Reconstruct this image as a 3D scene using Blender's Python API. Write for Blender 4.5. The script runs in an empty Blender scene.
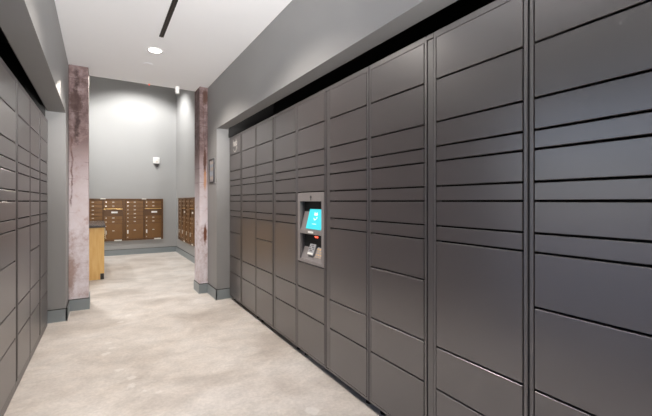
import bpy, bmesh, math, random
from mathutils import Vector, Matrix
random.seed(7)
PI = math.pi
C = bpy.context.scene.collection
SC = bpy.context.scene

# ------------------------------------------------------------------ materials
def new_mat(name):
    m = bpy.data.materials.new(name); m.use_nodes = True
    nt = m.node_tree
    b = nt.nodes['Principled BSDF']
    return m, nt, b

def plain(name, col, rough=.5, metal=0., spec=.5, emit=None, es=0., vary=0., vscale=6., bump=0., bscale=300.):
    m, nt, b = new_mat(name)
    b.inputs['Base Color'].default_value = (*col, 1)
    b.inputs['Roughness'].default_value = rough
    b.inputs['Metallic'].default_value = metal
    b.inputs['Specular IOR Level'].default_value = spec
    if emit:
        b.inputs['Emission Color'].default_value = (*emit, 1)
        b.inputs['Emission Strength'].default_value = es
    tc = nt.nodes.new('ShaderNodeTexCoord')
    if vary:
        n = nt.nodes.new('ShaderNodeTexNoise'); n.inputs['Scale'].default_value = vscale; n.inputs['Detail'].default_value = 4
        r = nt.nodes.new('ShaderNodeValToRGB')
        r.color_ramp.elements[0].position = .3; r.color_ramp.elements[1].position = .7
        r.color_ramp.elements[0].color = (*[c*(1-vary) for c in col], 1)
        r.color_ramp.elements[1].color = (*[min(1, c*(1+vary)) for c in col], 1)
        nt.links.new(tc.outputs['Object'], n.inputs['Vector'])
        nt.links.new(n.outputs['Fac'], r.inputs['Fac'])
        nt.links.new(r.outputs['Color'], b.inputs['Base Color'])
    if bump:
        n2 = nt.nodes.new('ShaderNodeTexNoise'); n2.inputs['Scale'].default_value = bscale; n2.inputs['Detail'].default_value = 2
        bp = nt.nodes.new('ShaderNodeBump'); bp.inputs['Strength'].default_value = bump; bp.inputs['Distance'].default_value = .002
        nt.links.new(tc.outputs['Object'], n2.inputs['Vector'])
        nt.links.new(n2.outputs['Fac'], bp.inputs['Height'])
        nt.links.new(bp.outputs['Normal'], b.inputs['Normal'])
    return m

M = {}
LOCK = (.063, .053, .053)
M['locker'] = plain('locker_powder_coat', LOCK, .29, .0, .5, vary=.04, vscale=3, bump=.05, bscale=450)
M['locker_frame'] = plain('locker_frame_coat', tuple(c*.95 for c in LOCK), .38, 0, .5, bump=.10, bscale=450)
M['strip'] = plain('locker_strip', tuple(c*.8 for c in LOCK), .36, 0, .5)
for k_ in ('locker', 'locker_frame', 'strip'): M[k_].node_tree.nodes['Principled BSDF'].inputs['IOR'].default_value = 2.2
M['void'] = plain('locker_gap_shade_black', (.006, .006, .006), .8)  # near-black colour painted in as the shade behind slits and gaps
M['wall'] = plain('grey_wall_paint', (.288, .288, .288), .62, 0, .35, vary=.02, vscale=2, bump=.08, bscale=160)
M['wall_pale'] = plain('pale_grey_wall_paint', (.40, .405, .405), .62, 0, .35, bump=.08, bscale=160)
M['base'] = plain('grey_baseboard_paint', (.25, .285, .30), .38, 0, .5)
M['caulk'] = plain('white_caulk', (.62, .6, .56), .6)
M['ceil'] = plain('white_ceiling_paint', (.90, .91, .93), .8, 0, .2)
M['white'] = plain('white_plastic', (.85, .85, .83), .4)
M['flange'] = plain('white_painted_flange', (.78, .77, .755), .6)
M['black'] = plain('black_metal', (.012, .010, .009), .5)
M['slotrail'] = plain('brown_black_rail', (.06, .045, .035), .4, .5)
M['lamp'] = plain('lit_lamp_lens', (1, 1, 1), .4, emit=(1, .95, .88), es=14)
M['bronze'] = plain('mailbox_bronze', (.205, .100, .032), .42, .15, .5, vary=.06, vscale=9)
M['bronze_d'] = plain('mailbox_bronze_frame', (.13, .062, .022), .42, .15)
M['brass'] = plain('brass_ledge', (.80, .50, .20), .3, .8)
M['silver'] = plain('silver_lock', (.75, .70, .62), .3, .9)
M['plate'] = plain('pale_number_plate', (.7, .66, .58), .4, .2)
M['tag'] = plain('white_card', (.85, .84, .8), .6)
M['counter_top'] = plain('dark_stone_worktop', (.07, .062, .06), .22, 0, .6, vary=.2, vscale=60)
M['kick'] = plain('dark_toe_kick', (.05, .045, .045), .5)
M['bezel'] = plain('grey_kiosk_bezel', (.235, .215, .21), .35, .0)
M['recess'] = plain('kiosk_recess', (.085, .08, .09), .35, .1)
M['term'] = plain('payment_terminal_grey', (.36, .36, .37), .4)
M['termd'] = plain('terminal_dark', (.03, .03, .035), .3)
M['led'] = plain('red_scanner_light', (.9, .1, .05), .3, emit=(1, .10, .05), es=2.2)
M['screen'] = plain('cyan_screen', (.02, .2, .22), .25, emit=(.045, .62, .70), es=1.05)
M['screenw'] = plain('screen_white_mark', (.8, .9, .9), .3, emit=(.55, .95, .98), es=1.0)
M['decal'] = plain('pale_decal', (.55, .53, .50), .5)
M['red'] = plain('red_bulb', (.8, .12, .06), .3, emit=(1, .15, .08), es=.6)
M['sign'] = plain('sign_panel', (.34, .33, .34), .4, .3)
M['signd'] = plain('sign_frame', (.05, .05, .055), .4, .4)
M['signt'] = plain('sign_marks', (.46, .40, .36), .5)
M['signb'] = plain('sign_marks_blue', (.33, .37, .43), .5)

def wood_mat():
    m, nt, b = new_mat('maple_laminate')
    tc = nt.nodes.new('ShaderNodeTexCoord'); mp = nt.nodes.new('ShaderNodeMapping')
    mp.inputs['Scale'].default_value = (14, 14, 1.6)
    n = nt.nodes.new('ShaderNodeTexNoise'); n.inputs['Scale'].default_value = 3; n.inputs['Detail'].default_value = 5
    r = nt.nodes.new('ShaderNodeValToRGB')
    r.color_ramp.elements[0].color = (.86, .52, .18, 1); r.color_ramp.elements[1].color = (.93, .62, .25, 1)
    r.color_ramp.elements[0].position = .35; r.color_ramp.elements[1].position = .65
    nt.links.new(tc.outputs['Object'], mp.inputs['Vector']); nt.links.new(mp.outputs['Vector'], n.inputs['Vector'])
    nt.links.new(n.outputs['Fac'], r.inputs['Fac']); nt.links.new(r.outputs['Color'], b.inputs['Base Color'])
    b.inputs['Roughness'].default_value = .4
    return m
M['wood'] = wood_mat()

SPOTS = [(.283, 4.56, .035), (.197, 4.34, .03), (.071, 3.757, .03), (.097, 3.61, .02), (.052, 3.495, .035), (.122, 3.118, .025), (.194, 2.93, .03), (.19, 2.80, .028), (.26, 2.69, .012), (.341, 2.615, .02), (1.075, 1.907, .04)]
def floor_mat():
    m, nt, b = new_mat('polished_concrete')
    tc = nt.nodes.new('ShaderNodeTexCoord')
    def noise(scale, detail, sc=(1, 1, 1), rot=0, dist=0.):
        mp = nt.nodes.new('ShaderNodeMapping'); mp.inputs['Scale'].default_value = sc; mp.inputs['Rotation'].default_value = (0, 0, rot)
        n = nt.nodes.new('ShaderNodeTexNoise'); n.inputs['Scale'].default_value = scale; n.inputs['Detail'].default_value = detail
        n.inputs['Distortion'].default_value = dist; n.inputs['Roughness'].default_value = .6
        nt.links.new(tc.outputs['Object'], mp.inputs['Vector']); nt.links.new(mp.outputs['Vector'], n.inputs['Vector'])
        return n
    a = noise(1.5, 10, (1, 1.15, 1), .4, .35)
    r = nt.nodes.new('ShaderNodeValToRGB')
    e = r.color_ramp.elements
    e[0].position = .34; e[0].color = (.46, .415, .375, 1)
    e[1].position = .68; e[1].color = (.66, .63, .60, 1)
    x = r.color_ramp.elements.new(.5); x.color = (.59, .55, .51, 1)
    nt.links.new(a.outputs['Fac'], r.inputs['Fac'])
    g = noise(6, 8, (1, 1.2, 1), .2, .5)
    r2 = nt.nodes.new('ShaderNodeValToRGB')
    r2.color_ramp.elements[0].position = .35; r2.color_ramp.elements[0].color = (.90, .90, .90, 1)
    r2.color_ramp.elements[1].position = .66; r2.color_ramp.elements[1].color = (1.08, 1.07, 1.06, 1)
    nt.links.new(g.outputs['Fac'], r2.inputs['Fac'])
    mx = nt.nodes.new('ShaderNodeMix'); mx.data_type = 'RGBA'; mx.blend_type = 'MULTIPLY'; mx.inputs['Factor'].default_value = 1
    nt.links.new(r.outputs['Color'], mx.inputs['A']); nt.links.new(r2.outputs['Color'], mx.inputs['B'])
    # pale flaked spots scattered along the passage
    fine = noise(45, 6, (1, 1, 1), .3, 0)
    r4 = nt.nodes.new('ShaderNodeValToRGB')
    r4.color_ramp.elements[0].position = .36; r4.color_ramp.elements[0].color = (.91, .91, .91, 1)
    r4.color_ramp.elements[1].position = .62; r4.color_ramp.elements[1].color = (1.05, 1.05, 1.05, 1)
    nt.links.new(fine.outputs['Fac'], r4.inputs['Fac'])
    mx3 = nt.nodes.new('ShaderNodeMix'); mx3.data_type = 'RGBA'; mx3.blend_type = 'MULTIPLY'; mx3.inputs['Factor'].default_value = 1
    nt.links.new(mx.outputs['Result'], mx3.inputs['A']); nt.links.new(r4.outputs['Color'], mx3.inputs['B'])
    cur = mx3.outputs['Result']
    # pale flaked patches along the passage
    wob = noise(22, 3)
    for (sx, sy, rad) in SPOTS:
        d = nt.nodes.new('ShaderNodeVectorMath'); d.operation = 'DISTANCE'; d.inputs[1].default_value = (sx, sy, 0)
        nt.links.new(tc.outputs['Object'], d.inputs[0])
        k = nt.nodes.new('ShaderNodeMath'); k.operation = 'MULTIPLY_ADD'; k.inputs[1].default_value = .09; nt.links.new(wob.outputs['Fac'], k.inputs[0]); nt.links.new(d.outputs['Value'], k.inputs[2])
        q = nt.nodes.new('ShaderNodeMapRange'); q.inputs['From Min'].default_value = rad+.050; q.inputs['From Max'].default_value = rad+.036; q.inputs['To Max'].default_value = .38
        nt.links.new(k.outputs[0], q.inputs['Value'])
        mx2 = nt.nodes.new('ShaderNodeMix'); mx2.data_type = 'RGBA'; mx2.inputs['B'].default_value = (.80, .78, .75, 1)
        nt.links.new(q.outputs['Result'], mx2.inputs['Factor']); nt.links.new(cur, mx2.inputs['A']); cur = mx2.outputs['Result']
    nt.links.new(cur, b.inputs['Base Color'])
    rr = nt.nodes.new('ShaderNodeMapRange'); rr.inputs['To Min'].default_value = .45; rr.inputs['To Max'].default_value = .62
    nt.links.new(g.outputs['Fac'], rr.inputs['Value']); nt.links.new(rr.outputs['Result'], b.inputs['Roughness'])
    bp = nt.nodes.new('ShaderNodeBump'); bp.inputs['Strength'].default_value = .06; bp.inputs['Distance'].default_value = .004
    nt.links.new(g.outputs['Fac'], bp.inputs['Height']); nt.links.new(bp.outputs['Normal'], b.inputs['Normal'])
    return m
M['floor'] = floor_mat()

def pillar_mat(name, stains, cracks):
    """weathered lilac concrete with board joints; stains = (cy?, cz, half height, half width) soft rust patches in local x, z"""
    m, nt, b = new_mat(name)
    L = nt.links.new; N = nt.nodes.new
    tc = N('ShaderNodeTexCoord')
    sep = N('ShaderNodeSeparateXYZ'); L(tc.outputs['Object'], sep.inputs['Vector'])
    n = N('ShaderNodeTexNoise'); n.inputs['Scale'].default_value = 9; n.inputs['Detail'].default_value = 9; n.inputs['Roughness'].default_value = .72
    L(tc.outputs['Object'], n.inputs['Vector'])
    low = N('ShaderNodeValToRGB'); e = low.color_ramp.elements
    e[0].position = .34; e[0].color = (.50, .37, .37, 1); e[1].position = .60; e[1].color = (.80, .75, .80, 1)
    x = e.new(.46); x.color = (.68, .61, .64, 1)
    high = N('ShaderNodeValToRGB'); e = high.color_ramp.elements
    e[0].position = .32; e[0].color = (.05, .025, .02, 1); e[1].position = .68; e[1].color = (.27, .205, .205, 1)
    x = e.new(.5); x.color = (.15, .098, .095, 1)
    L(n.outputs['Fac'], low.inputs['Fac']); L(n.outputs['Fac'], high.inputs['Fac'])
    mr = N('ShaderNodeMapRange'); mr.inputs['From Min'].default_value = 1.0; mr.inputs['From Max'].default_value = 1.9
    # uneven edge of the dark top: part grime, part shading put into the colour
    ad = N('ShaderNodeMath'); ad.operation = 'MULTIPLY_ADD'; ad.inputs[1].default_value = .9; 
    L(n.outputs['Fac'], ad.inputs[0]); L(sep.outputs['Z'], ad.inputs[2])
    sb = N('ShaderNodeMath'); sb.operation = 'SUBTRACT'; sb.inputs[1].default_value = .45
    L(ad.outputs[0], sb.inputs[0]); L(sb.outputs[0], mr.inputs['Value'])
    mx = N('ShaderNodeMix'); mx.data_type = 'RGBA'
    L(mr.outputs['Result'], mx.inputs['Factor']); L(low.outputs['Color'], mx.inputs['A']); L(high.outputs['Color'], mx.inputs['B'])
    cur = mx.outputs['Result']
    # joints every 0.31 m
    wob = N('ShaderNodeTexNoise'); wob.inputs['Scale'].default_value = 4
    L(tc.outputs['Object'], wob.inputs['Vector'])
    w1 = N('ShaderNodeMath'); w1.operation = 'MULTIPLY_ADD'; w1.inputs[1].default_value = .06
    L(wob.outputs['Fac'], w1.inputs[0]); L(sep.outputs['Z'], w1.inputs[2])
    w2 = N('ShaderNodeMath'); w2.operation = 'MODULO'; w2.inputs[1].default_value = .19
    L(w1.outputs[0], w2.inputs[0])
    w3 = N('ShaderNodeMath'); w3.operation = 'LESS_THAN'; w3.inputs[1].default_value = .010
    L(w2.outputs[0], w3.inputs[0])
    w4 = N('ShaderNodeMath'); w4.operation = 'MULTIPLY'
    th = N('ShaderNodeMapRange'); th.inputs['From Min'].default_value = .42; th.inputs['From Max'].default_value = .56
    L(wob.outputs['Fac'], th.inputs['Value'])
    L(w3.outputs[0], w4.inputs[0]); L(th.outputs['Result'], w4.inputs[1])
    w5 = N('ShaderNodeMath'); w5.operation = 'MULTIPLY'; w5.inputs[1].default_value = .75; w6 = N('ShaderNodeMath'); w6.operation = 'MULTIPLY'; w6b = N('ShaderNodeMath'); w6b.operation = 'MAXIMUM'; w6b.inputs[1].default_value = .12; L(mr.outputs['Result'], w6b.inputs[0]); L(w4.outputs[0], w6.inputs[0]); L(w6b.outputs[0], w6.inputs[1]); L(w6.outputs[0], w5.inputs[0])
    j = N('ShaderNodeMix'); j.data_type = 'RGBA'; j.inputs['B'].default_value = (.09, .05, .045, 1)
    L(w5.outputs[0], j.inputs['Factor']); L(cur, j.inputs['A']); cur = j.outputs['Result']
    # crack line
    for (cx, z0, z1, amp, wd, col, st) in cracks:
        cn = N('ShaderNodeTexNoise'); cn.noise_dimensions = '1D'; cn.inputs['Scale'].default_value = 4.5; cn.inputs['Detail'].default_value = 6
        L(sep.outputs['Z'], cn.inputs['W'])
        a = N('ShaderNodeMath'); a.operation = 'MULTIPLY_ADD'; a.inputs[1].default_value = amp; a.inputs[2].default_value = cx-amp*.5
        L(cn.outputs['Fac'], a.inputs[0])
        d = N('ShaderNodeMath'); d.operation = 'SUBTRACT'; L(sep.outputs['X'], d.inputs[0]); L(a.outputs[0], d.inputs[1])
        ab = N('ShaderNodeMath'); ab.operation = 'ABSOLUTE'; L(d.outputs[0], ab.inputs[0])
        # width modulated by the 3D noise
        m1 = N('ShaderNodeMapRange'); m1.inputs['From Min'].default_value = wd; m1.inputs['From Max'].default_value = wd*.35
        L(ab.outputs[0], m1.inputs['Value'])
        g0 = N('ShaderNodeMapRange'); g0.inputs['From Min'].default_value = z0-.04; g0.inputs['From Max'].default_value = z0+.02; L(sep.outputs['Z'], g0.inputs['Value'])
        g1 = N('ShaderNodeMapRange'); g1.inputs['From Min'].default_value = z1+.04; g1.inputs['From Max'].default_value = z1-.02; L(sep.outputs['Z'], g1.inputs['Value'])
        nn = N('ShaderNodeMapRange'); nn.inputs['From Min'].default_value = .72; nn.inputs['From Max'].default_value = .42; L(n.outputs['Fac'], nn.inputs['Value'])
        p = m1.outputs['Result']
        for q in (g0, g1, nn):
            mm = N('ShaderNodeMath'); mm.operation = 'MULTIPLY'; L(p, mm.inputs[0]); L(q.outputs['Result'], mm.inputs[1]); p = mm.outputs[0]
        mm = N('ShaderNodeMath'); mm.operation = 'MULTIPLY'; mm.inputs[1].default_value = st; L(p, mm.inputs[0])
        mxc = N('ShaderNodeMix'); mxc.data_type = 'RGBA'; mxc.inputs['B'].default_value = (*col, 1)
        L(mm.outputs[0], mxc.inputs['Factor']); L(cur, mxc.inputs['A']); cur = mxc.outputs['Result']
    # rust patches
    for (sx, sz, hw, hh, col, st) in stains:
        cb = N('ShaderNodeVectorMath'); cb.operation = 'SUBTRACT'; cb.inputs[1].default_value = (sx, 0, sz)
        L(tc.outputs['Object'], cb.inputs[0])
        ml = N('ShaderNodeVectorMath'); ml.operation = 'MULTIPLY'; ml.inputs[1].default_value = (1/hw, 0, 1/hh)
        L(cb.outputs[0], ml.inputs[0])
        ln = N('ShaderNodeVectorMath'); ln.operation = 'LENGTH'; L(ml.outputs[0], ln.inputs[0])
        pt = N('ShaderNodeMath'); pt.operation = 'MULTIPLY_ADD'; pt.inputs[1].default_value = 1.6; L(n.outputs['Fac'], pt.inputs[0]); L(ln.outputs['Value'], pt.inputs[2])
        rg = N('ShaderNodeMapRange'); rg.inputs['From Min'].default_value = 1.95; rg.inputs['From Max'].default_value = 1.45
        rg.inputs['To Max'].default_value = st
        L(pt.outputs[0], rg.inputs['Value'])
        mxs = N('ShaderNodeMix'); mxs.data_type = 'RGBA'; mxs.inputs['B'].default_value = (*col, 1)
        L(rg.outputs['Result'], mxs.inputs['Factor']); L(cur, mxs.inputs['A']); cur = mxs.outputs['Result']
    L(cur, b.inputs['Base Color'])
    b.inputs['Roughness'].default_value = .75
    bp = N('ShaderNodeBump'); bp.inputs['Strength'].default_value = .35; bp.inputs['Distance'].default_value = .012
    L(n.outputs['Fac'], bp.inputs['Height']); L(bp.outputs['Normal'], b.inputs['Normal'])
    return m

# ------------------------------------------------------------------ helpers
def link(name, me, m=None, parent=None, loc=None, rot=None):
    o = bpy.data.objects.new(name, me); C.objects.link(o)
    if m is not None and not me.materials: me.materials.append(m)
    if parent is not None: o.parent = parent
    if loc is not None: o.location = loc
    if rot is not None: o.rotation_euler = rot
    return o

def bx(bm, a, b_, bev=0., seg=1):
    (x0, y0, z0), (x1, y1, z1) = a, b_
    v = [bm.verts.new(p) for p in ((x0,y0,z0),(x1,y0,z0),(x1,y1,z0),(x0,y1,z0),(x0,y0,z1),(x1,y0,z1),(x1,y1,z1),(x0,y1,z1))]
    fs = [bm.faces.new([v[i] for i in q]) for q in ((0,3,2,1),(4,5,6,7),(0,1,5,4),(1,2,6,5),(2,3,7,6),(3,0,4,7))]
    if bev:
        es = set(e for f in fs for e in f.edges)
        bmesh.ops.bevel(bm, geom=list(es), offset=bev, segments=seg, profile=.5, affect='EDGES')

def cyl(bm, p0, p1, r, n=16, r1=None):
    p0, p1 = Vector(p0), Vector(p1); d = p1-p0
    q = d.to_track_quat('Z', 'Y').to_matrix().to_4x4()
    bmesh.ops.create_cone(bm, cap_ends=True, segments=n, radius1=r, radius2=r if r1 is None else r1, depth=d.length,
                          matrix=Matrix.Translation((p0+p1)/2) @ q)

def prism(bm, pts, axis, a, b_):
    """extrude a polygon given in the two other axes along axis from a to b_"""
    def p(u, v, w):
        return {'x': (w, u, v), 'y': (u, w, v), 'z': (u, v, w)}[axis]
    A = [bm.verts.new(p(u, v, a)) for u, v in pts]; B = [bm.verts.new(p(u, v, b_)) for u, v in pts]
    bm.faces.new(A); bm.faces.new(B[::-1])
    n = len(pts)
    for i in range(n): bm.faces.new((A[i], B[i], B[(i+1) % n], A[(i+1) % n]))
    bmesh.ops.recalc_face_normals(bm, faces=bm.faces)

def mesh(fn, name='mesh'):
    bm = bmesh.new(); fn(bm)
    me = bpy.data.meshes.new(name); bm.to_mesh(me); bm.free()
    return me

def obj(name, fn, m, parent=None, loc=None, rot=None):
    return link(name, mesh(fn, name), m, parent, loc, rot)

def boxes(name, lst, m, parent=None, bev=0., loc=None):
    return obj(name, lambda bm: [bx(bm, a, b, bev) for a, b in lst], m, parent, loc)

def tag(o, label, cat, group=None):
    o['label'] = label; o['category'] = cat
    if group: o['group'] = group
    return o

def thing(name, label, cat, loc=(0, 0, 0), rz=0., group=None):
    o = bpy.data.objects.new(name, None); C.objects.link(o)
    o.empty_display_size = .1
    o.location = loc; o.rotation_euler = (0, 0, rz)
    return tag(o, label, cat, group)

def struct(o):
    o['kind'] = 'structure'; return o

def text_mesh(s, size, extrude=.0015, bold=.0):
    cu = bpy.data.curves.new('txt', 'FONT'); cu.body = s; cu.size = size; cu.extrude = extrude
    cu.align_x = 'CENTER'; cu.align_y = 'CENTER'; cu.offset = bold; cu.resolution_u = 3
    t = bpy.data.objects.new('txt', cu); C.objects.link(t)
    bpy.context.view_layer.update()
    me = bpy.data.meshes.new_from_object(t.evaluated_get(bpy.context.evaluated_depsgraph_get()))
    bpy.data.objects.remove(t); me.materials.clear()
    return me

def smile(bm, r, w, z=0., t=.0015):
    """a smile-shaped arc ending in an arrow head, in the local XY plane"""
    pts = []
    for i in range(17):
        a = math.radians(-150 + 120*i/16); k = math.sin(PI*(i+1.2)/18.4)
        pts.append((Vector((math.cos(a), math.sin(a))), w*(.35+.65*k)))
    top = [p*(r+q/2) for p, q in pts]; bot = [p*(r-q/2) for p, q in pts]
    for i in range(16):
        quad = [top[i], top[i+1], bot[i+1], bot[i]]
        A = [bm.verts.new((p.x, p.y, z)) for p in quad]; B = [bm.verts.new((p.x, p.y, z+t)) for p in quad]
        bm.faces.new(A[::-1]); bm.faces.new(B)
        for k in range(4): bm.faces.new((A[k], A[(k+1) % 4], B[(k+1) % 4], B[k]))
    e = pts[-1][0]*r
    tri = [e+Vector((-w*1.1, w*.9)), e+Vector((w*1.0, -w*1.1)), e+Vector((w*1.1, w*1.5))]
    A = [bm.verts.new((p.x, p.y, z)) for p in tri]; B = [bm.verts.new((p.x, p.y, z+t)) for p in tri]
    bm.faces.new(A[::-1]); bm.faces.new(B)
    for k in range(3): bm.faces.new((A[k], A[(k+1) % 3], B[(k+1) % 3], B[k]))

# ------------------------------------------------------------------ dimensions (metres, room axes: +Y down the passage)
YAW = math.radians(31.586)
DEV = math.radians(-1.02)             # the locker banks stand one degree off the walls
CAM_H = 1.24
XL, XR = -.288, 1.264                 # bulkhead / stub wall faces
YN = 4.675                            # far end of the locker niches
YS = 5.09                             # far end of the stub walls, where the pillars stand
YH = 5.38                             # header, end of the low ceiling
YB = 9.70                             # back wall of the mail room
XM = 1.633                            # right wall of the mail room
ZC = 2.78; ZH = 4.15; ZS = 2.155
YR = -3.6                             # rear of the passage, behind the camera

LT_ = 2.05
# ------------------------------------------------------------------ the setting
struct(boxes('floor', [((-4.2, YR-.2, -.12), (2.3, YB+.3, 0))], M['floor']))
struct(boxes('ceiling', [((-1.25, YR-.2, ZC), (2.2, YH, ZC+.16))], M['ceil']))
# mail-room high ceiling
struct(boxes('ceiling_high', [((-4.2, YH-.16, ZH), (XM+.2, YB+.3, ZH+.15))], M['ceil']))
# header wall above the low ceiling's edge
struct(boxes('wall_header', [((-4.2, YH-.16, ZC+.16), (XM+.2, YH, ZH))], M['wall']))
# right wall: bulkhead over the niche, niche back, stub at its end, solid piece near the camera
struct(boxes('wall_right', [
    ((XR, -.42, ZS), (XR+.13, YN, ZC)),
    ((2.05, -.42, 0), (2.15, YN, ZC)),
    ((XR, YN, 0), (2.15, YS, ZC)),
    ((XR, YR, 0), (2.15, -.42, ZC)),
    ((XR, YS, 0), (XM+.2, YH, ZC))], M['wall']))
struct(boxes('wall_left', [
    ((XL-.15, -.42, ZS), (XL, YN, ZC)),
    ((-1.25, -.42, ZS), (-1.14, YN, ZC)),
    ((-1.25, 2.50, 0), (-1.14, YN, ZS)),
    ((-1.14, 2.50, 0), (-.53, 2.612, ZC)),
    ((-1.25, YN, 0), (XL, 5.05, ZC)),
    ((-1.25, YR, 0), (XL, -.42, ZC)),
    ((-4.2, 5.05, 0), (XL, YH, ZC))], M['wall']))
struct(boxes('wall_niche_shade_lining', [((2.03, -.42, 0), (2.05, YN, ZC)), ((-1.14, 2.612, 0), (-1.12, YN, ZC)),  # black sheets added to stand in for the shade above the lockers
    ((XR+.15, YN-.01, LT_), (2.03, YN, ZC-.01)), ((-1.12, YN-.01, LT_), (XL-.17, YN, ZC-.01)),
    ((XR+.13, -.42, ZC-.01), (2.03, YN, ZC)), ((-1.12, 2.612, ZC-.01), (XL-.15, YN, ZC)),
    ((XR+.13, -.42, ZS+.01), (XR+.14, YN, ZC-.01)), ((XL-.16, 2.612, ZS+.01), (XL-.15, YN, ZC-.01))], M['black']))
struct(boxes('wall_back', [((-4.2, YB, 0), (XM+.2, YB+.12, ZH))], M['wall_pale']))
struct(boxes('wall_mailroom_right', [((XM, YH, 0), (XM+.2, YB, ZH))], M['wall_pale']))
struct(boxes('wall_mailroom_left', [((-4.2, YH, 0), (-4.05, YB, ZH))], M['wall']))
# rear wall with a tall glazed opening that lets the daylight in
struct(boxes('wall_rear', [((XL, YR-.12, 0), (-.10, YR, ZC)), ((1.08, YR-.12, 0), (XR, YR, ZC)),
                           ((-.10, YR-.12, 2.35), (1.08, YR, ZC)), ((-.10, YR-.12, 0), (1.08, YR, .12))], M['wall']))
wf = struct(boxes('window_1', [((-.10, YR-.09, .12), (-.05, YR-.03, 2.35)), ((1.03, YR-.09, .12), (1.08, YR-.03, 2.35)),
                        ((-.05, YR-.09, 2.30), (1.03, YR-.03, 2.35)), ((-.05, YR-.09, .12), (1.03, YR-.03, .17)),
                        ((.47, YR-.09, .17), (.51, YR-.03, 2.30))], M['black']))
# side glazing beside the camera position
wg = struct(boxes('window_2', [((-.61, -.42, 0), (-.54, -.37, ZS)), ((-.61, 2.45, 0), (-.54, 2.50, ZS)), ((-.61, .99, .06), (-.54, 1.04, 2.10)),
                        ((-.61, -.37, 2.10), (-.54, 2.45, ZS)), ((-.61, -.37, 0), (-.54, 2.45, .06))], M['black']))
struct(boxes('ground', [((-40, -40, -.2), (40, 40, -.125))], plain('pale_pavement', (.55, .54, .52), .8)))
gm, gnt, gb = new_mat('window_glass')
gt = gnt.nodes.new('ShaderNodeBsdfTransparent'); gg = gnt.nodes.new('ShaderNodeBsdfGlossy'); gg.inputs['Roughness'].default_value = .02
gx = gnt.nodes.new('ShaderNodeMixShader'); gf = gnt.nodes.new('ShaderNodeFresnel'); gf.inputs['IOR'].default_value = 1.45
gnt.links.new(gf.outputs[0], gx.inputs[0]); gnt.links.new(gt.outputs[0], gx.inputs[1]); gnt.links.new(gg.outputs[0], gx.inputs[2])
gnt.links.new(gx.outputs[0], gnt.nodes['Material Output'].inputs['Surface'])
boxes('pane', [((-.578, -.37, .06), (-.572, .99, 2.10)), ((-.578, 1.04, .06), (-.572, 2.45, 2.10))], gm, wg)
boxes('pane', [((-.05, YR-.065, .17), (.47, YR-.06, 2.30)), ((.51, YR-.065, .17), (1.03, YR-.06, 2.30))], gm, wf)

# baseboards: flush board, black strip painted as the shadow gap above it, thin caulk line at the floor
BH = .128; BT = .014
def base(name, runs):
    """runs: ((x0,y0),(x1,y1),(nx,ny)) along the wall face with its outward normal"""
    def f(bm):
        for (a, b_, n) in runs:
            lo = (min(a[0], b_[0], a[0]+n[0]*BT, b_[0]+n[0]*BT), min(a[1], b_[1], a[1]+n[1]*BT, b_[1]+n[1]*BT), .003)
            hi = (max(a[0], b_[0], a[0]+n[0]*BT, b_[0]+n[0]*BT), max(a[1], b_[1], a[1]+n[1]*BT, b_[1]+n[1]*BT), BH)
            bx(bm, lo, hi)
    def g(bm):
        for (a, b_, n) in runs:
            t = BT*.75
            lo = (min(a[0], b_[0], a[0]+n[0]*t, b_[0]+n[0]*t), min(a[1], b_[1], a[1]+n[1]*t, b_[1]+n[1]*t), BH)
            hi = (max(a[0], b_[0], a[0]+n[0]*t, b_[0]+n[0]*t), max(a[1], b_[1], a[1]+n[1]*t, b_[1]+n[1]*t), BH+.007)
            bx(bm, lo, hi)
    def h(bm):
        for (a, b_, n) in runs:
            t = BT+.010
            lo = (min(a[0], b_[0], a[0]+n[0]*t, b_[0]+n[0]*t), min(a[1], b_[1], a[1]+n[1]*t, b_[1]+n[1]*t), 0)
            hi = (max(a[0], b_[0], a[0]+n[0]*t, b_[0]+n[0]*t), max(a[1], b_[1], a[1]+n[1]*t, b_[1]+n[1]*t), .005)
            bx(bm, lo, hi)
    o = struct(obj(name, f, M['base']))
    obj('reveal_shade', g, M['black'], o); obj('caulk_line', h, M['caulk'], o)
    return o
base('baseboard_right', [((XR, YN-BT), (XR, YS), (-1, 0)), ((XR-BT, YN), (2.03, YN), (0, -1))])
base('baseboard_left', [((XL, YN-BT), (XL, YS), (1, 0)), ((-1.12, YN), (XL+BT, YN), (0, -1))])
base('baseboard_back', [((-4.05, YB), (XM, YB), (0, -1))])
base('baseboard_mailroom_right', [((XM, YH), (XM, YB-BT), (-1, 0))])
base('baseboard_near', [((XR, YR), (XR, -.42), (-1, 0)), ((XL, YR), (XL, -.42), (1, 0))])

# ------------------------------------------------------------------ pillars
def pillar(label, x0, x1, y0, y1, mat, sides):
    t = thing('concrete_pillar', label, 'pillar', (x0, y0, 0))
    w, d = x1-x0, y1-y0
    obj('shaft', lambda bm: bx(bm, (0, 0, 0), (w, d, ZC), .006), mat, t)
    def f(bm):
        bx(bm, (-.012, -.012, .003), (w+.012, 0, BH))
        if 'l' in sides: bx(bm, (-.012, 0, .003), (0, d, BH))
        if 'r' in sides: bx(bm, (w, 0, .003), (w+.012, d, BH))
    s = obj('skirting', f, M['base'], t)
    boxes('caulk_line', [((-.02, -.02, 0), (w+.02, -.012, .005))] + ([((-.02, -.012, 0), (-.012, d, .005))] if 'l' in sides else []), M['caulk'], s)
    boxes('reveal_shade', [((-.009, -.009, BH), (w+.009, 0, BH+.007))] + ([((-.009, 0, BH), (0, d, BH+.007))] if 'l' in sides else []), M['black'], s)  # black strip painting the shadow gap over the skirting
    return t
RUST = (.16, .052, .022)
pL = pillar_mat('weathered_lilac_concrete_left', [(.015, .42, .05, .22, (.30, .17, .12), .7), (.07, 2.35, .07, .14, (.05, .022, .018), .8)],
                [(.075, 1.9, 2.75, .12, .032, (.030, .012, .010), 1.0), (.03, 1.2, 1.95, .05, .012, (.08, .03, .022), .8)])
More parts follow.
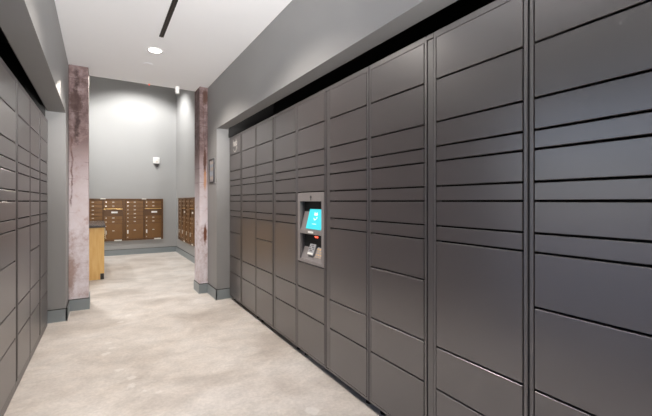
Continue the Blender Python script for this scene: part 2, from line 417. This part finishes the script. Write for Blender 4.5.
pR = pillar_mat('weathered_lilac_concrete_right', [(.075, .80, .022, .15, RUST, 1.0), (.07, 1.80, .020, .20, (.07, .028, .018), 1.0), (.072, 1.52, .016, .14, (.42, .20, .09), .8), (.075, 2.66, .035, .11, (.07, .03, .02), 1.0)],
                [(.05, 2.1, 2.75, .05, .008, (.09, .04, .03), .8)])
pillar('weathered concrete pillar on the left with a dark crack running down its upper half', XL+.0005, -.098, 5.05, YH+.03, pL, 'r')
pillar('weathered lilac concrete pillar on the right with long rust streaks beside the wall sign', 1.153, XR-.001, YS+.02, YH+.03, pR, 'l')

# ------------------------------------------------------------------ locker banks
W = .9672; LT = 2.043; TOPD = 2.014; BOTD = .068
UP = [TOPD, 1.815, 1.614, 1.499, 1.429, 1.311, 1.241, 1.124, 1.054]
P1 = UP + [.855, .556, .356, BOTD]
P2 = UP + [.555, .356, BOTD]
PK_TOP = [TOPD, 1.815, 1.617, 1.500, 1.431, 1.312]
PK_LOW = [.757, .557, .357, BOTD]
DW = .420
door_cache = {}
def door_mesh(h):
    k = round(h, 4)
    if k not in door_cache:
        me = mesh(lambda bm: bx(bm, (-.001, -DW/2, 0), (.020, DW/2, h), .0014, 1), 'locker_door')
        me.materials.append(M['locker']); door_cache[k] = me
    return door_cache[k]
YC = (-W/2+.023+DW/2, W/2-.023-DW/2)      # column centres
SLIT = .009
def column_doors(t, yc, marks):
    for a, b_ in zip(marks[:-1], marks[1:]):
        top = a-(SLIT/2 if a != TOPD else .002); bot = b_+(SLIT/2 if b_ != BOTD else .002)
        link('door', door_mesh(top-bot), None, t, (0, yc, bot))

def frame_fn(z0, skirt):
    def f(bm):
        y0 = -W/2+.004; y1 = W/2-.004; g = .004
        cols = [(c-DW/2-g, c+DW/2+g) for c in YC]
        d = .040
        bx(bm, (0, y0, skirt), (d, cols[0][0], LT), .0015)          # side stiles
        bx(bm, (0, cols[1][1], skirt), (d, y1, LT), .0015)
        bx(bm, (0, cols[0][1], skirt), (d, -.0225, LT), .0015)      # middle pair either side of the inset strip
        bx(bm, (0, .0225, skirt), (d, cols[1][0], LT), .0015)
        for c in cols:
            bx(bm, (0, c[0], TOPD), (d, c[1], LT), .0012)
            bx(bm, (0, c[0], skirt), (d, c[1], BOTD), .0012)
        bx(bm, (0, -.0225, 2.022), (d, .0225, LT), .0012)
        bx(bm, (0, -.0225, skirt), (d, .0225, .060), .001)
    return f
def locker(label, loc, rz, pa, pb, skirt, kiosk=None, group=None):
    """front face at local x=0 looking to -x; pa = column at -y, pb = column at +y"""
    t = thing('parcel_locker', label, 'locker', loc, rz, group)
    boxes('body', [((.040, -W/2+.004, skirt), (.50, W/2-.004, LT))], M['void'], t)
    boxes('plinth_or_shade', [((.075, -W/2+.004, .002), (.095, W/2-.004, skirt))], M['void'], t)  # added black panel standing in for the shade under the unit
    obj('frame', frame_fn(0, skirt), M['locker_frame'], t)
    boxes('seam_shade_strip', [((.003, W/2-.004, skirt), (.030, W/2-.0004, LT-.001)), ((.003, -W/2+.0004, skirt), (.030, -W/2+.004, LT-.001))], M['void'], t)  # black strips added as the shade in the seam between units
    boxes('hinge_strip', [((.004, -.0185, .064), (.028, .0185, 2.018))], M['strip'], t, .002)
    for x in (.06, .44):
        for y in (-W/2+.07, W/2-.07):
            obj('foot', lambda bm: (cyl(bm, (x, y, 0), (x, y, .008), .024), cyl(bm, (x, y, .008), (x, y, skirt), .008)), M['void'], t)
    for yc, p in zip(YC, (pa, pb)):
        if p == 'K':
            column_doors(t, yc, PK_TOP); column_doors(t, yc, PK_LOW)
            make_kiosk(t, yc)
        else:
            column_doors(t, yc, p)
    return t

def make_kiosk(t, yc):
    """touch-screen control panel filling the column from z .757 to 1.312; local -y is nearer the camera end"""
    zt, zb = 1.312-SLIT/2, .757+SLIT/2
    y0, y1 = yc-DW/2, yc+DW/2
    oy0, oy1 = yc-.172, yc+.172
    s_t, s_b = 1.240, 1.020        # upper opening
    r_t, r_b = .988, .785          # lower opening
    D = .125
    k = obj('control_panel', lambda bm: (
        bx(bm, (-.003, y0, zb), (.020, oy0, zt), .0015), bx(bm, (-.003, oy1, zb), (.020, y1, zt), .0015),
        bx(bm, (-.003, oy0, s_t), (.020, oy1, zt), .0012),
        bx(bm, (-.003, oy0, r_t), (.020, oy1, s_b), .0012),
        bx(bm, (-.003, oy0, zb), (.020, oy1, r_b), .0012)), M['bezel'], t)
    def rec(bm):
        for (a, b_) in ((s_t, s_b), (r_t, r_b)):
            bx(bm, (.020, oy0-.004, b_), (D, oy0, a)); bx(bm, (.020, oy1, b_), (D, oy1+.004, a))
            bx(bm, (.020, oy0-.004, a), (D, oy1+.004, a+.004)); bx(bm, (D, oy0-.004, b_), (D+.004, oy1+.004, a+.004))
    obj('recess_lining', rec, M['recess'], k)
    # tilted screen mount: from (D-.01, s_t-.03) at its top to (.006, s_b) at its foot
    xa, za, xb, zb2 = .054, s_t-.026, .004, s_b+.002
    mnt = obj('screen_mount', lambda bm: prism(bm, [(xb, zb2-.002), (xa+.02, zb2-.002), (xa+.02, za), (xa, za)], 'y', oy0+.002, oy1-.002), M['bezel'], k)
    L_ = math.hypot(xb-xa, za-zb2); ang = math.atan2(za-zb2, xa-xb)   # slope of the mount face
    # local frame for things on the sloped face: origin at its foot centre, u along y, v up the slope
    def slope_obj(name, me, m, par, oy, v, xa=xa, za=za, xb=xb, zb2=zb2):
        L2 = math.hypot(xb-xa, za-zb2)
        d = Vector(((xa-xb)/L2, 0, (za-zb2)/L2)); n = Vector((-d.z, 0, d.x))
        X = Vector((0, -1, 0))     # seen from the front (-x side) right is -y
        R = Matrix((X, d, n)).transposed().to_4x4()
        o = link(name, me, m, par)
        p = Vector((xb, oy, zb2)) + d*v + n*.001
        o.matrix_local = Matrix.Translation(p) @ R
        return o
    sw, sh = .118, L_*.5-.006
    scr = slope_obj('screen', mesh(lambda bm: bx(bm, (-sw, -sh, 0), (sw, sh, .004), .001)), M['screen'], k, yc-.038, L_/2)
    hub = text_mesh('hub', .034, .0008, .001)
    slope_obj('screen_logo', hub, M['screenw'], scr, 0, 0)
    lg = scr.children[0]; lg.matrix_local = Matrix.Translation((0, .024, .0052))
    sm = link('screen_logo', mesh(lambda bm: smile(bm, .026, .006, 0, .0008)), M['screenw'], scr); sm.location = (0, .006, .0048)
    dt = link('screen_text', mesh(lambda bm: [bx(bm, (-.026+i*.012, -.056, 0), (-.019+i*.012, -.051, .0006)) for i in range(5)]), M['screenw'], scr); dt.location = (0, 0, .0046)
    # keyhole camera above, label plate between, red scanner
    ph = obj('camera_lens', lambda bm: cyl(bm, (-.006, yc-.012, 1.272), (.004, yc-.012, 1.272), .011, 16), M['termd'], k)
    obj('lens_stem', lambda bm: bx(bm, (-.005, yc-.016, 1.246), (0, yc-.008, 1.264)), M['termd'], k)
    boxes('label_plate', [((-.006, yc-.052, .997), (-.002, yc+.030, 1.012))], M['tag'], k)
    sc = obj('scanner_housing', lambda bm: prism(bm, [(.035, r_t), (.12, r_t), (.12, r_t-.055), (.070, r_t-.050)], 'y', yc-.085, yc+.055), M['termd'], k)
    obj('scanner_light', lambda bm: prism(bm, [(.034, r_t-.016), (.044, r_t-.016), (.060, r_t-.046), (.050, r_t-.049)], 'y', yc-.050, yc-.004), M['led'], sc)
    # lower sloping shelf
    qa, qz, qb, qz2 = .066, .948, .004, .788
    obj('sloping_shelf', lambda bm: prism(bm, [(qb, r_b), (qa+.012, r_b), (qa+.012, qz), (qa, qz)], 'y', oy0+.002, oy1-.002), M['bezel'], k)
    tm = slope_obj('card_reader', mesh(lambda bm: bx(bm, (-.046, .035, 0), (.046, .125, .014), .004, 2)), M['term'], k, yc+.020, 0, qa, qz, qb, qz2)
    link('reader_keypad', mesh(lambda bm: [bx(bm, (-.036+c*.019, .066+r*.014, .014), (-.024+c*.019, .076+r*.014, .0155), .001) for c in range(4) for r in range(4) if (c+r) % 3]), M['termd'], tm)
    link('reader_slot', mesh(lambda bm: bx(bm, (-.040, .040, .014), (.040, .056, .016), .001)), M['tag'], tm)
    stk = slope_obj('notice_sticker', mesh(lambda bm: bx(bm, (-.044, .030, 0), (.044, .140, .0025))), M['stick'], k, yc-.092, 0, qa, qz, qb, qz2)

def sticker_mat():
    m, nt, b = new_mat('notice_sticker_print')
    tc = nt.nodes.new('ShaderNodeTexCoord'); br = nt.nodes.new('ShaderNodeTexBrick')
    br.inputs['Scale'].default_value = 1; br.inputs['Brick Width'].default_value = .034; br.inputs['Row Height'].default_value = .021
    br.inputs['Mortar Size'].default_value = .003
    br.inputs['Color1'].default_value = (.42, .33, .24, 1); br.inputs['Color2'].default_value = (.62, .42, .20, 1); br.inputs['Mortar'].default_value = (.25, .27, .33, 1)
    nt.links.new(tc.outputs['Object'], br.inputs['Vector']); nt.links.new(br.outputs['Color'], b.inputs['Base Color'])
    b.inputs['Roughness'].default_value = .3
    return m
M['stick'] = sticker_mat()

def lk(x, y):   # locker frame -> world
    c, s = math.cos(DEV), math.sin(DEV)
    return (x*c-y*s, x*s+y*c, 0)
XFR = 1.335; XFL = -.512
R_seams = [-.173, .794, 1.761, 2.7275, 3.694]
R_lab = ['dark grey parcel locker unit nearest the camera at the right edge of the photo',
         'dark grey parcel locker unit second from the right edge of the photo',
         'dark grey parcel locker unit with the control panel and lit cyan screen',
         'dark grey parcel locker unit just beyond the one with the cyan screen',
         'dark grey parcel locker unit at the far end with a white smile mark']
R_pat = [(P2, P1), (P2, P1), ('K_', None), (P2, P1), (P2, P1)]
# columns from near to far in each unit (local -y = near):  J|I, H|G, F|E, D|C, B|A
R_pat = [(P2, P1), (P2, P1), (P2, 'K'), (P2, P1), (P2, P1)]
for i, y in enumerate(R_seams):
    t = locker(R_lab[i], lk(XFR, y+W/2), DEV, R_pat[i][0], R_pat[i][1], .052, group='parcel lockers along the right wall')
    if i == 4:   # 'hub' and smile on the top door of the far column
        d = [c for c in t.children if c.name.startswith('door') and abs(c.location.y-YC[1]) < .01 and c.location.z > 1.8][0]
        X = Vector((0, -1, 0)); R = Matrix((X, Vector((0, 0, 1)), Vector((-1, 0, 0)))).transposed().to_4x4()
        me = text_mesh('hub', .115, .0006, .0022)
        o = link('door_logo', me, M['decal'], d); o.matrix_local = Matrix.Translation((-.0018, .0, .128)) @ R
        o = link('door_logo', mesh(lambda bm: smile(bm, .076, .015, 0, .0006)), M['decal'], d); o.matrix_local = Matrix.Translation((-.0016, .0, .100)) @ R

L_lab = ['grey parcel locker unit at the left edge of the photo',
         'grey parcel locker unit at the far end of the left wall row']
L_c = [3.594-W/2, 4.5605-W/2]
# facing +x: local -y is the far end.  far->near: M(P2)|L(P1), K(P2)|J(P1)
for i, y in enumerate(L_c):
    locker(L_lab[i], lk(XFL, y), DEV+PI, P2, P1, .012, group='parcel lockers along the left wall')

# ------------------------------------------------------------------ mailboxes
MB_H = .952; MB_W = .815
def mailbox(label, loc, rz, tag_top=True, group=None):
    """front looks to local -y; local x from 0 to MB_W, z from 0"""
    t = thing('mailbox_unit', label, 'mailbox', loc, rz, group)
    fr = .028
    cw = (MB_W-3*fr)/2; rows = 10; rh = (MB_H-2*fr)/rows
    boxes('frame', [((0, -.028, 0), (fr, .0, MB_H)), ((MB_W-fr, -.028, 0), (MB_W, 0, MB_H)), ((fr, -.028, 0), (MB_W-fr, 0, fr)),
                    ((fr, -.028, MB_H-fr), (MB_W-fr, 0, MB_H)), ((fr+cw, -.028, fr), (2*fr+cw, 0, MB_H-fr)),
                    ((fr, -.004, fr), (MB_W-fr, 0, MB_H-fr))], M['bronze_d'], t, .002)
    boxes('trim_edge', [((-.006, -.033, -.004), (0, 0, MB_H+.004)), ((MB_W, -.033, -.004), (MB_W+.006, 0, MB_H+.004)),
                        ((-.006, -.033, MB_H), (MB_W+.006, 0, MB_H+.006)), ((-.006, -.033, -.006), (MB_W+.006, 0, 0))], M['bronze'], t)
    small = mesh(lambda bm: (bx(bm, (0, -.020, .0), (cw-.006, -.008, rh-.012), .002), bx(bm, (0, -.024, rh-.020), (cw-.006, -.016, rh-.010), .002)), 'mailbox_door')
    small.materials.append(M['bronze'])
    lockm = mesh(lambda bm: cyl(bm, (0, -.026, 0), (0, -.018, 0), .011, 10), 'lock'); lockm.materials.append(M['silver'])
    plm = mesh(lambda bm: bx(bm, (-.022, -.0225, -.008), (.022, -.0195, .008), .001), 'plate'); plm.materials.append(M['plate'])
    def small_door(cx, r):
        z = MB_H-fr-(r+1)*rh+.004
        d = link('mailbox_door', small, None, t, (cx+.003, 0, z))
        link('lock', lockm, None, d, (.040, 0, rh*.45)); link('number_plate', plm, None, d, (cw/2, 0, rh*.45))
    def parcel(cx, r0, keytag):
        z1 = MB_H-fr-r0*rh-.004; z0 = fr+.004
        d = obj('parcel_door', lambda bm: bx(bm, (0, -.020, 0), (cw-.006, -.008, z1-z0), .003), M['bronze'], t, (cx+.003, 0, z0))
        link('number_plate', plm, None, d, (cw*.5, 0, (z1-z0)*.56))
        link('lock', lockm, None, d, (.035, 0, .035)); link('lock', lockm, None, d, (.035, 0, z1-z0-.05))
        if keytag:
            boxes('key_tag', [((.024, -.030, (z1-z0)*.34), (.052, -.024, (z1-z0)*.34+.085))], M['tag'], d, .002)
    a = fr; b_ = 2*fr+cw
    for r in range(6): small_door(a, r)
    parcel(a, 6, True)
    for r in (0, 1, 4, 5): small_door(b_, r)
    # outgoing mail slot: brass ledge, dark panel, white card
    zz = MB_H-fr-2*rh
    ob = boxes('outgoing_mail_panel', [((b_+.003, -.014, zz-2*rh+.006), (b_+cw-.003, -.008, zz-.03))], M['bronze_d'], t, .001)
    obj('mail_slot_ledge', lambda bm: prism(bm, [(-.010, zz-.006), (-.034, zz-.016), (-.034, zz-.026), (-.010, zz-.022)], 'x', b_+.003, b_+cw-.003), M['brass'], ob)
    boxes('label_card', [((b_+cw*.40, -.018, zz-rh-.028), (b_+cw*.74, -.014, zz-rh+.010))], M['tag'], ob)
    parcel(b_, 6, True)
    if tag_top: boxes('label_card', [((MB_W*.44, -.036, MB_H-.008), (MB_W*.56, -.033, MB_H+.012))], M['plate'], t)
    boxes('label_card', [((MB_W-.19, -.037, -.004), (MB_W-.04, -.033, .022))], M['tag'], t)
    return t
zmb = .342; g1 = 'bronze mailbox units on the back wall'
mailbox('bronze mailbox unit on the back wall, right-hand one, fully in view', (.507, YB, zmb), 0, group=g1)
mailbox('bronze mailbox unit on the back wall, left-hand one, partly behind the counter and pillar', (.507-MB_W-.012, YB, zmb), 0, group=g1)
g2 = 'bronze mailbox units on the right wall of the mail room'
mailbox('bronze mailbox unit on the side wall, the one nearer the room corner', (XM, 9.23, .36), -PI/2, False, group=g2)
mailbox('bronze mailbox unit on the side wall, partly hidden by the right pillar', (XM, 9.23-MB_W-.012, .36), -PI/2, False, group=g2)

# ------------------------------------------------------------------ counter with worktop
cx1 = .078; cx0 = -.62; cy0 = 6.87; cy1 = 8.5; cz = .822
ct = thing('counter_cabinet', 'light maple wood counter cabinet behind the left pillar', 'cabinet', ((cx0+cx1)/2, (cy0+cy1)/2, 0))
ox, oy = (cx0+cx1)/2, (cy0+cy1)/2
X0, X1, Y0, Y1 = cx0-ox, cx1-ox, cy0-oy, cy1-oy
obj('end_panel', lambda bm: prism(bm, [(X0, 0), (X1-.055, 0), (X1-.055, .095), (X1, .095), (X1, cz), (X0, cz)], 'y', Y0, Y0+.02), M['wood'], ct)
obj('end_panel', lambda bm: prism(bm, [(X0, 0), (X1-.055, 0), (X1-.055, .095), (X1, .095), (X1, cz), (X0, cz)], 'y', Y1-.02, Y1), M['wood'], ct)
boxes('body', [((X0, Y0+.02, .095), (X1-.022, Y1-.02, cz))], M['wood'], ct)
boxes('plinth_or_shade', [((X0, Y0+.02, 0), (X1-.058, Y1-.02, .095)), ((X1-.053, Y0+.002, 0), (X1-.004, Y0+.018, .093))], M['kick'], ct)
for k in range(3):
    w = (Y1-Y0-.04)/3; ya = Y0+.02+k*w
    d = boxes('door', [((X1-.020, ya+.003, .10), (X1-.001, ya+w-.003, cz-.01))], M['wood'], ct, .001)
    obj('handle', lambda bm: (cyl(bm, (X1+.025, ya+w-.06, .60), (X1+.025, ya+w-.06, .74), .005, 8), cyl(bm, (X1-.002, ya+w-.06, .62), (X1+.025, ya+w-.06, .62), .004, 8), cyl(bm, (X1-.002, ya+w-.06, .72), (X1+.025, ya+w-.06, .72), .004, 8)), M['silver'], d)
tag(boxes('worktop', [((cx0-.01, cy0-.025, cz), (cx1+.018, cy1+.02, cz+.038))], M['counter_top'], None, .003),
    'dark stone worktop lying on the maple counter cabinet', 'worktop')

# ------------------------------------------------------------------ ceiling fittings and wall fittings
def downlight(x, y, z, label, group, r=.060):
    t = thing('ceiling_light', label, 'light', (x, y, z), 0, group)
    def ring(bm):
        n = 32
        prof = [(r, -.001), (r+.018, -.001), (r+.014, -.007), (r+.002, -.008), (r, -.004)]
        vs = [[bm.verts.new((a*math.cos(2*PI*i/n), a*math.sin(2*PI*i/n), b_)) for a, b_ in prof] for i in range(n)]
        m_ = len(prof)
        for i in range(n):
            for j in range(m_): bm.faces.new((vs[i][j], vs[(i+1) % n][j], vs[(i+1) % n][(j+1) % m_], vs[i][(j+1) % m_]))
        bmesh.ops.recalc_face_normals(bm, faces=bm.faces)
    obj('trim_ring', ring, M['white'], t)
    obj('lens', lambda bm: cyl(bm, (0, 0, -.0045), (0, 0, -.001), r-.0005, 32), M['lamp'], t)
    return t
def lamp(kind, name, x, y, z, power, col=(1, .93, .84), size=.13, spot=None, blend=.4, rot=(0, 0, 0), spread=None):
    l = bpy.data.lights.new(name, kind); l.energy = power; l.color = col
    if kind == 'AREA':
        l.shape = 'DISK'; l.size = size
        if spread: l.spread = math.radians(spread)
    else:
        l.shadow_soft_size = size
        if spot: l.spot_size = math.radians(spot); l.spot_blend = blend
    o = bpy.data.objects.new(name, l); C.objects.link(o); o.location = (x, y, z); o.rotation_euler = rot
    return o
def batwing(o, p=1.6, cap=6.):
    """wide-beam distribution of a recessed downlight: more candela to the sides, even light on the floor"""
    l = o.data; l.use_nodes = True; nt = l.node_tree
    em = nt.nodes['Emission']; tc = nt.nodes.new('ShaderNodeTexCoord'); sp = nt.nodes.new('ShaderNodeSeparateXYZ')
    nt.links.new(tc.outputs['Normal'], sp.inputs['Vector'])
    a = nt.nodes.new('ShaderNodeMath'); a.operation = 'ABSOLUTE'; nt.links.new(sp.outputs['Z'], a.inputs[0])
    b = nt.nodes.new('ShaderNodeMath'); b.operation = 'POWER'; b.inputs[1].default_value = -p; nt.links.new(a.outputs[0], b.inputs[0])
    c = nt.nodes.new('ShaderNodeMath'); c.operation = 'MINIMUM'; c.inputs[1].default_value = cap; nt.links.new(b.outputs[0], c.inputs[0])
    nt.links.new(c.outputs[0], em.inputs['Strength'])
    return o
DLY = [4.12, 2.35, -1.25, -3.0]
for i, y in enumerate(DLY):
    if i == 0:
        downlight(.49, y, ZC, 'round recessed downlight glowing in the low white ceiling', None)
    else:
        downlight(.49, y, ZC, 'recessed downlight in the low ceiling above or behind the camera', 'downlights out of the frame')
    batwing(lamp('SPOT', 'downlight_lamp', .49, y, ZC-.02, (200, 155, 110, 110)[i], (1, .91, .83), .08, 132, 1), 1.25, 3.5)
for x, y in ((.74, 8.50), (-1.55, 8.50), (-.25, 5.95)):
    downlight(x, y, ZH, 'recessed downlight in the high ceiling of the mail room', 'mail room downlights')
    wash = y > 8
    lamp('SPOT', 'mailroom_lamp', x, y, ZH-.02, 290 if wash else 230, (1, .97, .94), .05, 127 if wash else 80, .45, (math.radians(14 if wash else 12), 0, 0))
# adjustable spotlight of the mail room that throws a patch of light under the header into the passage
ts = thing('spotlight', 'adjustable white spotlight on the high mail room ceiling', 'light', (.64, 8.95, ZH))
aim = Vector((-.12, 4.0, 2.25)) - Vector((.64, 8.95, ZH-.12))
q = aim.to_track_quat('-Z', 'Y')
obj('mount', lambda bm: (cyl(bm, (0, 0, -.012), (0, 0, 0), .045, 20), cyl(bm, (0, 0, -.10), (0, 0, -.012), .008, 10)), M['white'], ts)
hd = obj('head', lambda bm: cyl(bm, (0, 0, -.0), (0, 0, .13), .045, 24), M['white'], ts, (0, 0, -.12), q.to_euler())
obj('lens', lambda bm: cyl(bm, (0, 0, -.003), (0, 0, -.0005), .038, 24), M['lamp'], hd)
p = Vector((.64, 8.95, ZH-.12)) + aim.normalized()*.02
lamp('SPOT', 'spotlight_lamp', p.x, p.y, p.z, 1300, (1, .90, .80), .03, 28, .6, q.to_euler())

# fill lamps added behind the camera, aimed up to brighten ceiling and bulkheads
for x, side, lab in ((XL, 1, 'added unseen fill uplight on the left wall behind the camera'), (XR, -1, 'added unseen fill uplight on the right wall behind the camera')):
    t = thing('fill_uplight', lab, 'light', (x, -1.0, 1.88), 0, 'added fill uplights behind the camera')
    ax = side*.13
    obj('back_plate', lambda bm: bx(bm, (min(0, side*.015), -.05, -.05), (max(0, side*.015), .05, .05), .003), M['white'], t)
    obj('arm', lambda bm: cyl(bm, (side*.012, 0, 0), (ax, 0, 0), .010, 10), M['white'], t)
    src = Vector((x+ax, -1.0, 1.88)); aim = Vector((.49, 4.6, 3.35))-src
    q = aim.to_track_quat('-Z', 'Y')
    hd = obj('head', lambda bm: cyl(bm, (0, 0, 0), (0, 0, .10), .10, 28, .05), M['white'], t, (ax, 0, 0), q.to_euler())
    obj('lens', lambda bm: cyl(bm, (0, 0, -.003), (0, 0, -.0005), .09, 28), M['lamp'], hd)
    p = src+aim.normalized()*.02
    lamp('SPOT', 'fill_uplight_lamp', p.x, p.y, p.z, 820, (1, .98, .965), .09, 52, 1, q.to_euler())

sl = thing('slot_diffuser', 'long narrow black slot air diffuser in the low white ceiling', 'air vent', (.50, 2.0, ZC))
boxes('flange', [((-.062, -1.76, -.002), (-.020, 1.76, -.0005)), ((.020, -1.76, -.002), (.030, 1.76, -.0005)), ((-.062, 1.76, -.002), (.030, 1.79, -.0005))], M['ceil'], sl)
boxes('slot', [((-.020, -1.76, -.0025), (.020, 1.76, -.0005))], M['black'], sl)
boxes('blade', [((-.004, -1.76, -.006), (.003, 1.76, -.0025))], M['slotrail'], sl)

obj0 = thing('sprinkler_cover', 'small round white sprinkler cover in the ceiling beside the downlight', 'sprinkler', (.473, 4.58, ZC))
obj('cover_plate', lambda bm: (cyl(bm, (0, 0, -.007), (0, 0, -.004), .050, 28), cyl(bm, (0, 0, -.004), (0, 0, 0), .030, 28)), M['ceil'], obj0)

sn = thing('motion_sensor', 'small white cylinder sensor hanging at the far edge of the low ceiling', 'sensor', (.905, 5.30, ZC))
obj('housing', lambda bm: (cyl(bm, (0, 0, -.088), (0, 0, -.008), .025, 20, .029), cyl(bm, (0, 0, -.008), (0, 0, .003), .034, 20)), M['white'], sn)
obj('lens', lambda bm: cyl(bm, (-.030, 0, -.045), (-.02, 0, -.045), .008, 12), M['bronze'], sn)

rb = thing('fire_sprinkler', 'tiny sprinkler head with a red bulb at the ceiling edge', 'sprinkler', (.565, 5.345, ZC))
obj('escutcheon', lambda bm: cyl(bm, (0, 0, -.004), (0, 0, 0), .016, 16), M['flange'], rb)
obj('bulb', lambda bm: cyl(bm, (0, 0, -.020), (0, 0, -.004), .008, 10), M['red'], rb)

st = thing('wall_alarm', 'small white alarm box with a dark painted-shadow wedge below, high on the back wall', 'alarm', (1.18, YB, 2.15))
obj('housing', lambda bm: bx(bm, (-.072, -.05, -.008), (.072, 0, .140), .012, 3), M['white'], st)
obj('shadow_wedge', lambda bm: prism(bm, [(-.055, -.008), (.055, -.008), (.045, -.06), (.022, -.095), (.004, -.095)], 'y', -.03, -.001), M['kick'], st)  # dark solid standing in for the shadow cast below the housing
obj('button', lambda bm: cyl(bm, (.01, -.053, .035), (.01, -.045, .035), .020, 16), M['plate'], st)

sg = thing('wall_sign', 'grey wall sign with dark frame beside the right pillar', 'sign', (XR, 4.882, 1.48))
boxes('panel', [((-.010, -.105, .010), (0, .105, .300))], M['sign'], sg, .001)
boxes('frame', [((-.016, -.108, 0), (0, .108, .016)), ((-.016, -.108, .294), (0, .108, .310)), ((-.016, .100, .016), (0, .108, .294)), ((-.016, -.108, .016), (0, -.100, .294))], M['signd'], sg)
boxes('notice_marks', [((-.012, -.07, .245), (-.010, .07, .275)), ((-.012, -.07, .165), (-.010, .05, .200)), ((-.012, -.07, .045), (-.010, .06, .075))], M['signt'], sg)
boxes('notice_marks', [((-.012, -.08, .205), (-.010, .08, .235)), ((-.012, -.08, .095), (-.010, .08, .150))], M['signb'], sg)

# ------------------------------------------------------------------ world (daylight behind the rear glazing)
w = bpy.data.worlds.new('world'); SC.world = w; w.use_nodes = True
bg = w.node_tree.nodes['Background']
sky = w.node_tree.nodes.new('ShaderNodeTexSky'); sky.sky_type = 'NISHITA'; sky.sun_disc = False
sky.sun_elevation = math.radians(40); sky.sun_rotation = math.radians(120)
tint = w.node_tree.nodes.new('ShaderNodeMix'); tint.data_type = 'RGBA'; tint.blend_type = 'MULTIPLY'; tint.inputs['Factor'].default_value = 1
tint.inputs['B'].default_value = (1, .87, .90, 1)
w.node_tree.links.new(sky.outputs['Color'], tint.inputs['A']); w.node_tree.links.new(tint.outputs['Result'], bg.inputs['Color']); bg.inputs['Strength'].default_value = .31

# ------------------------------------------------------------------ camera
cam = bpy.data.cameras.new('camera'); co = bpy.data.objects.new('camera', cam); C.objects.link(co)
cam.sensor_width = 36; cam.lens = 370/652*36
cam.clip_start = .02
cam.shift_y = -(208-201.3)/652
co.location = (0, 0, CAM_H); co.rotation_euler = (PI/2, 0, -YAW)
SC.camera = co
SC.view_settings.view_transform = 'Standard'; SC.view_settings.look = 'None'
SC.view_settings.gamma = 1; SC.view_settings.use_curve_mapping = False
SC.view_settings.exposure = 0
SC.cycles.max_bounces = 10; SC.cycles.diffuse_bounces = 6
SC.cycles.use_denoising = True
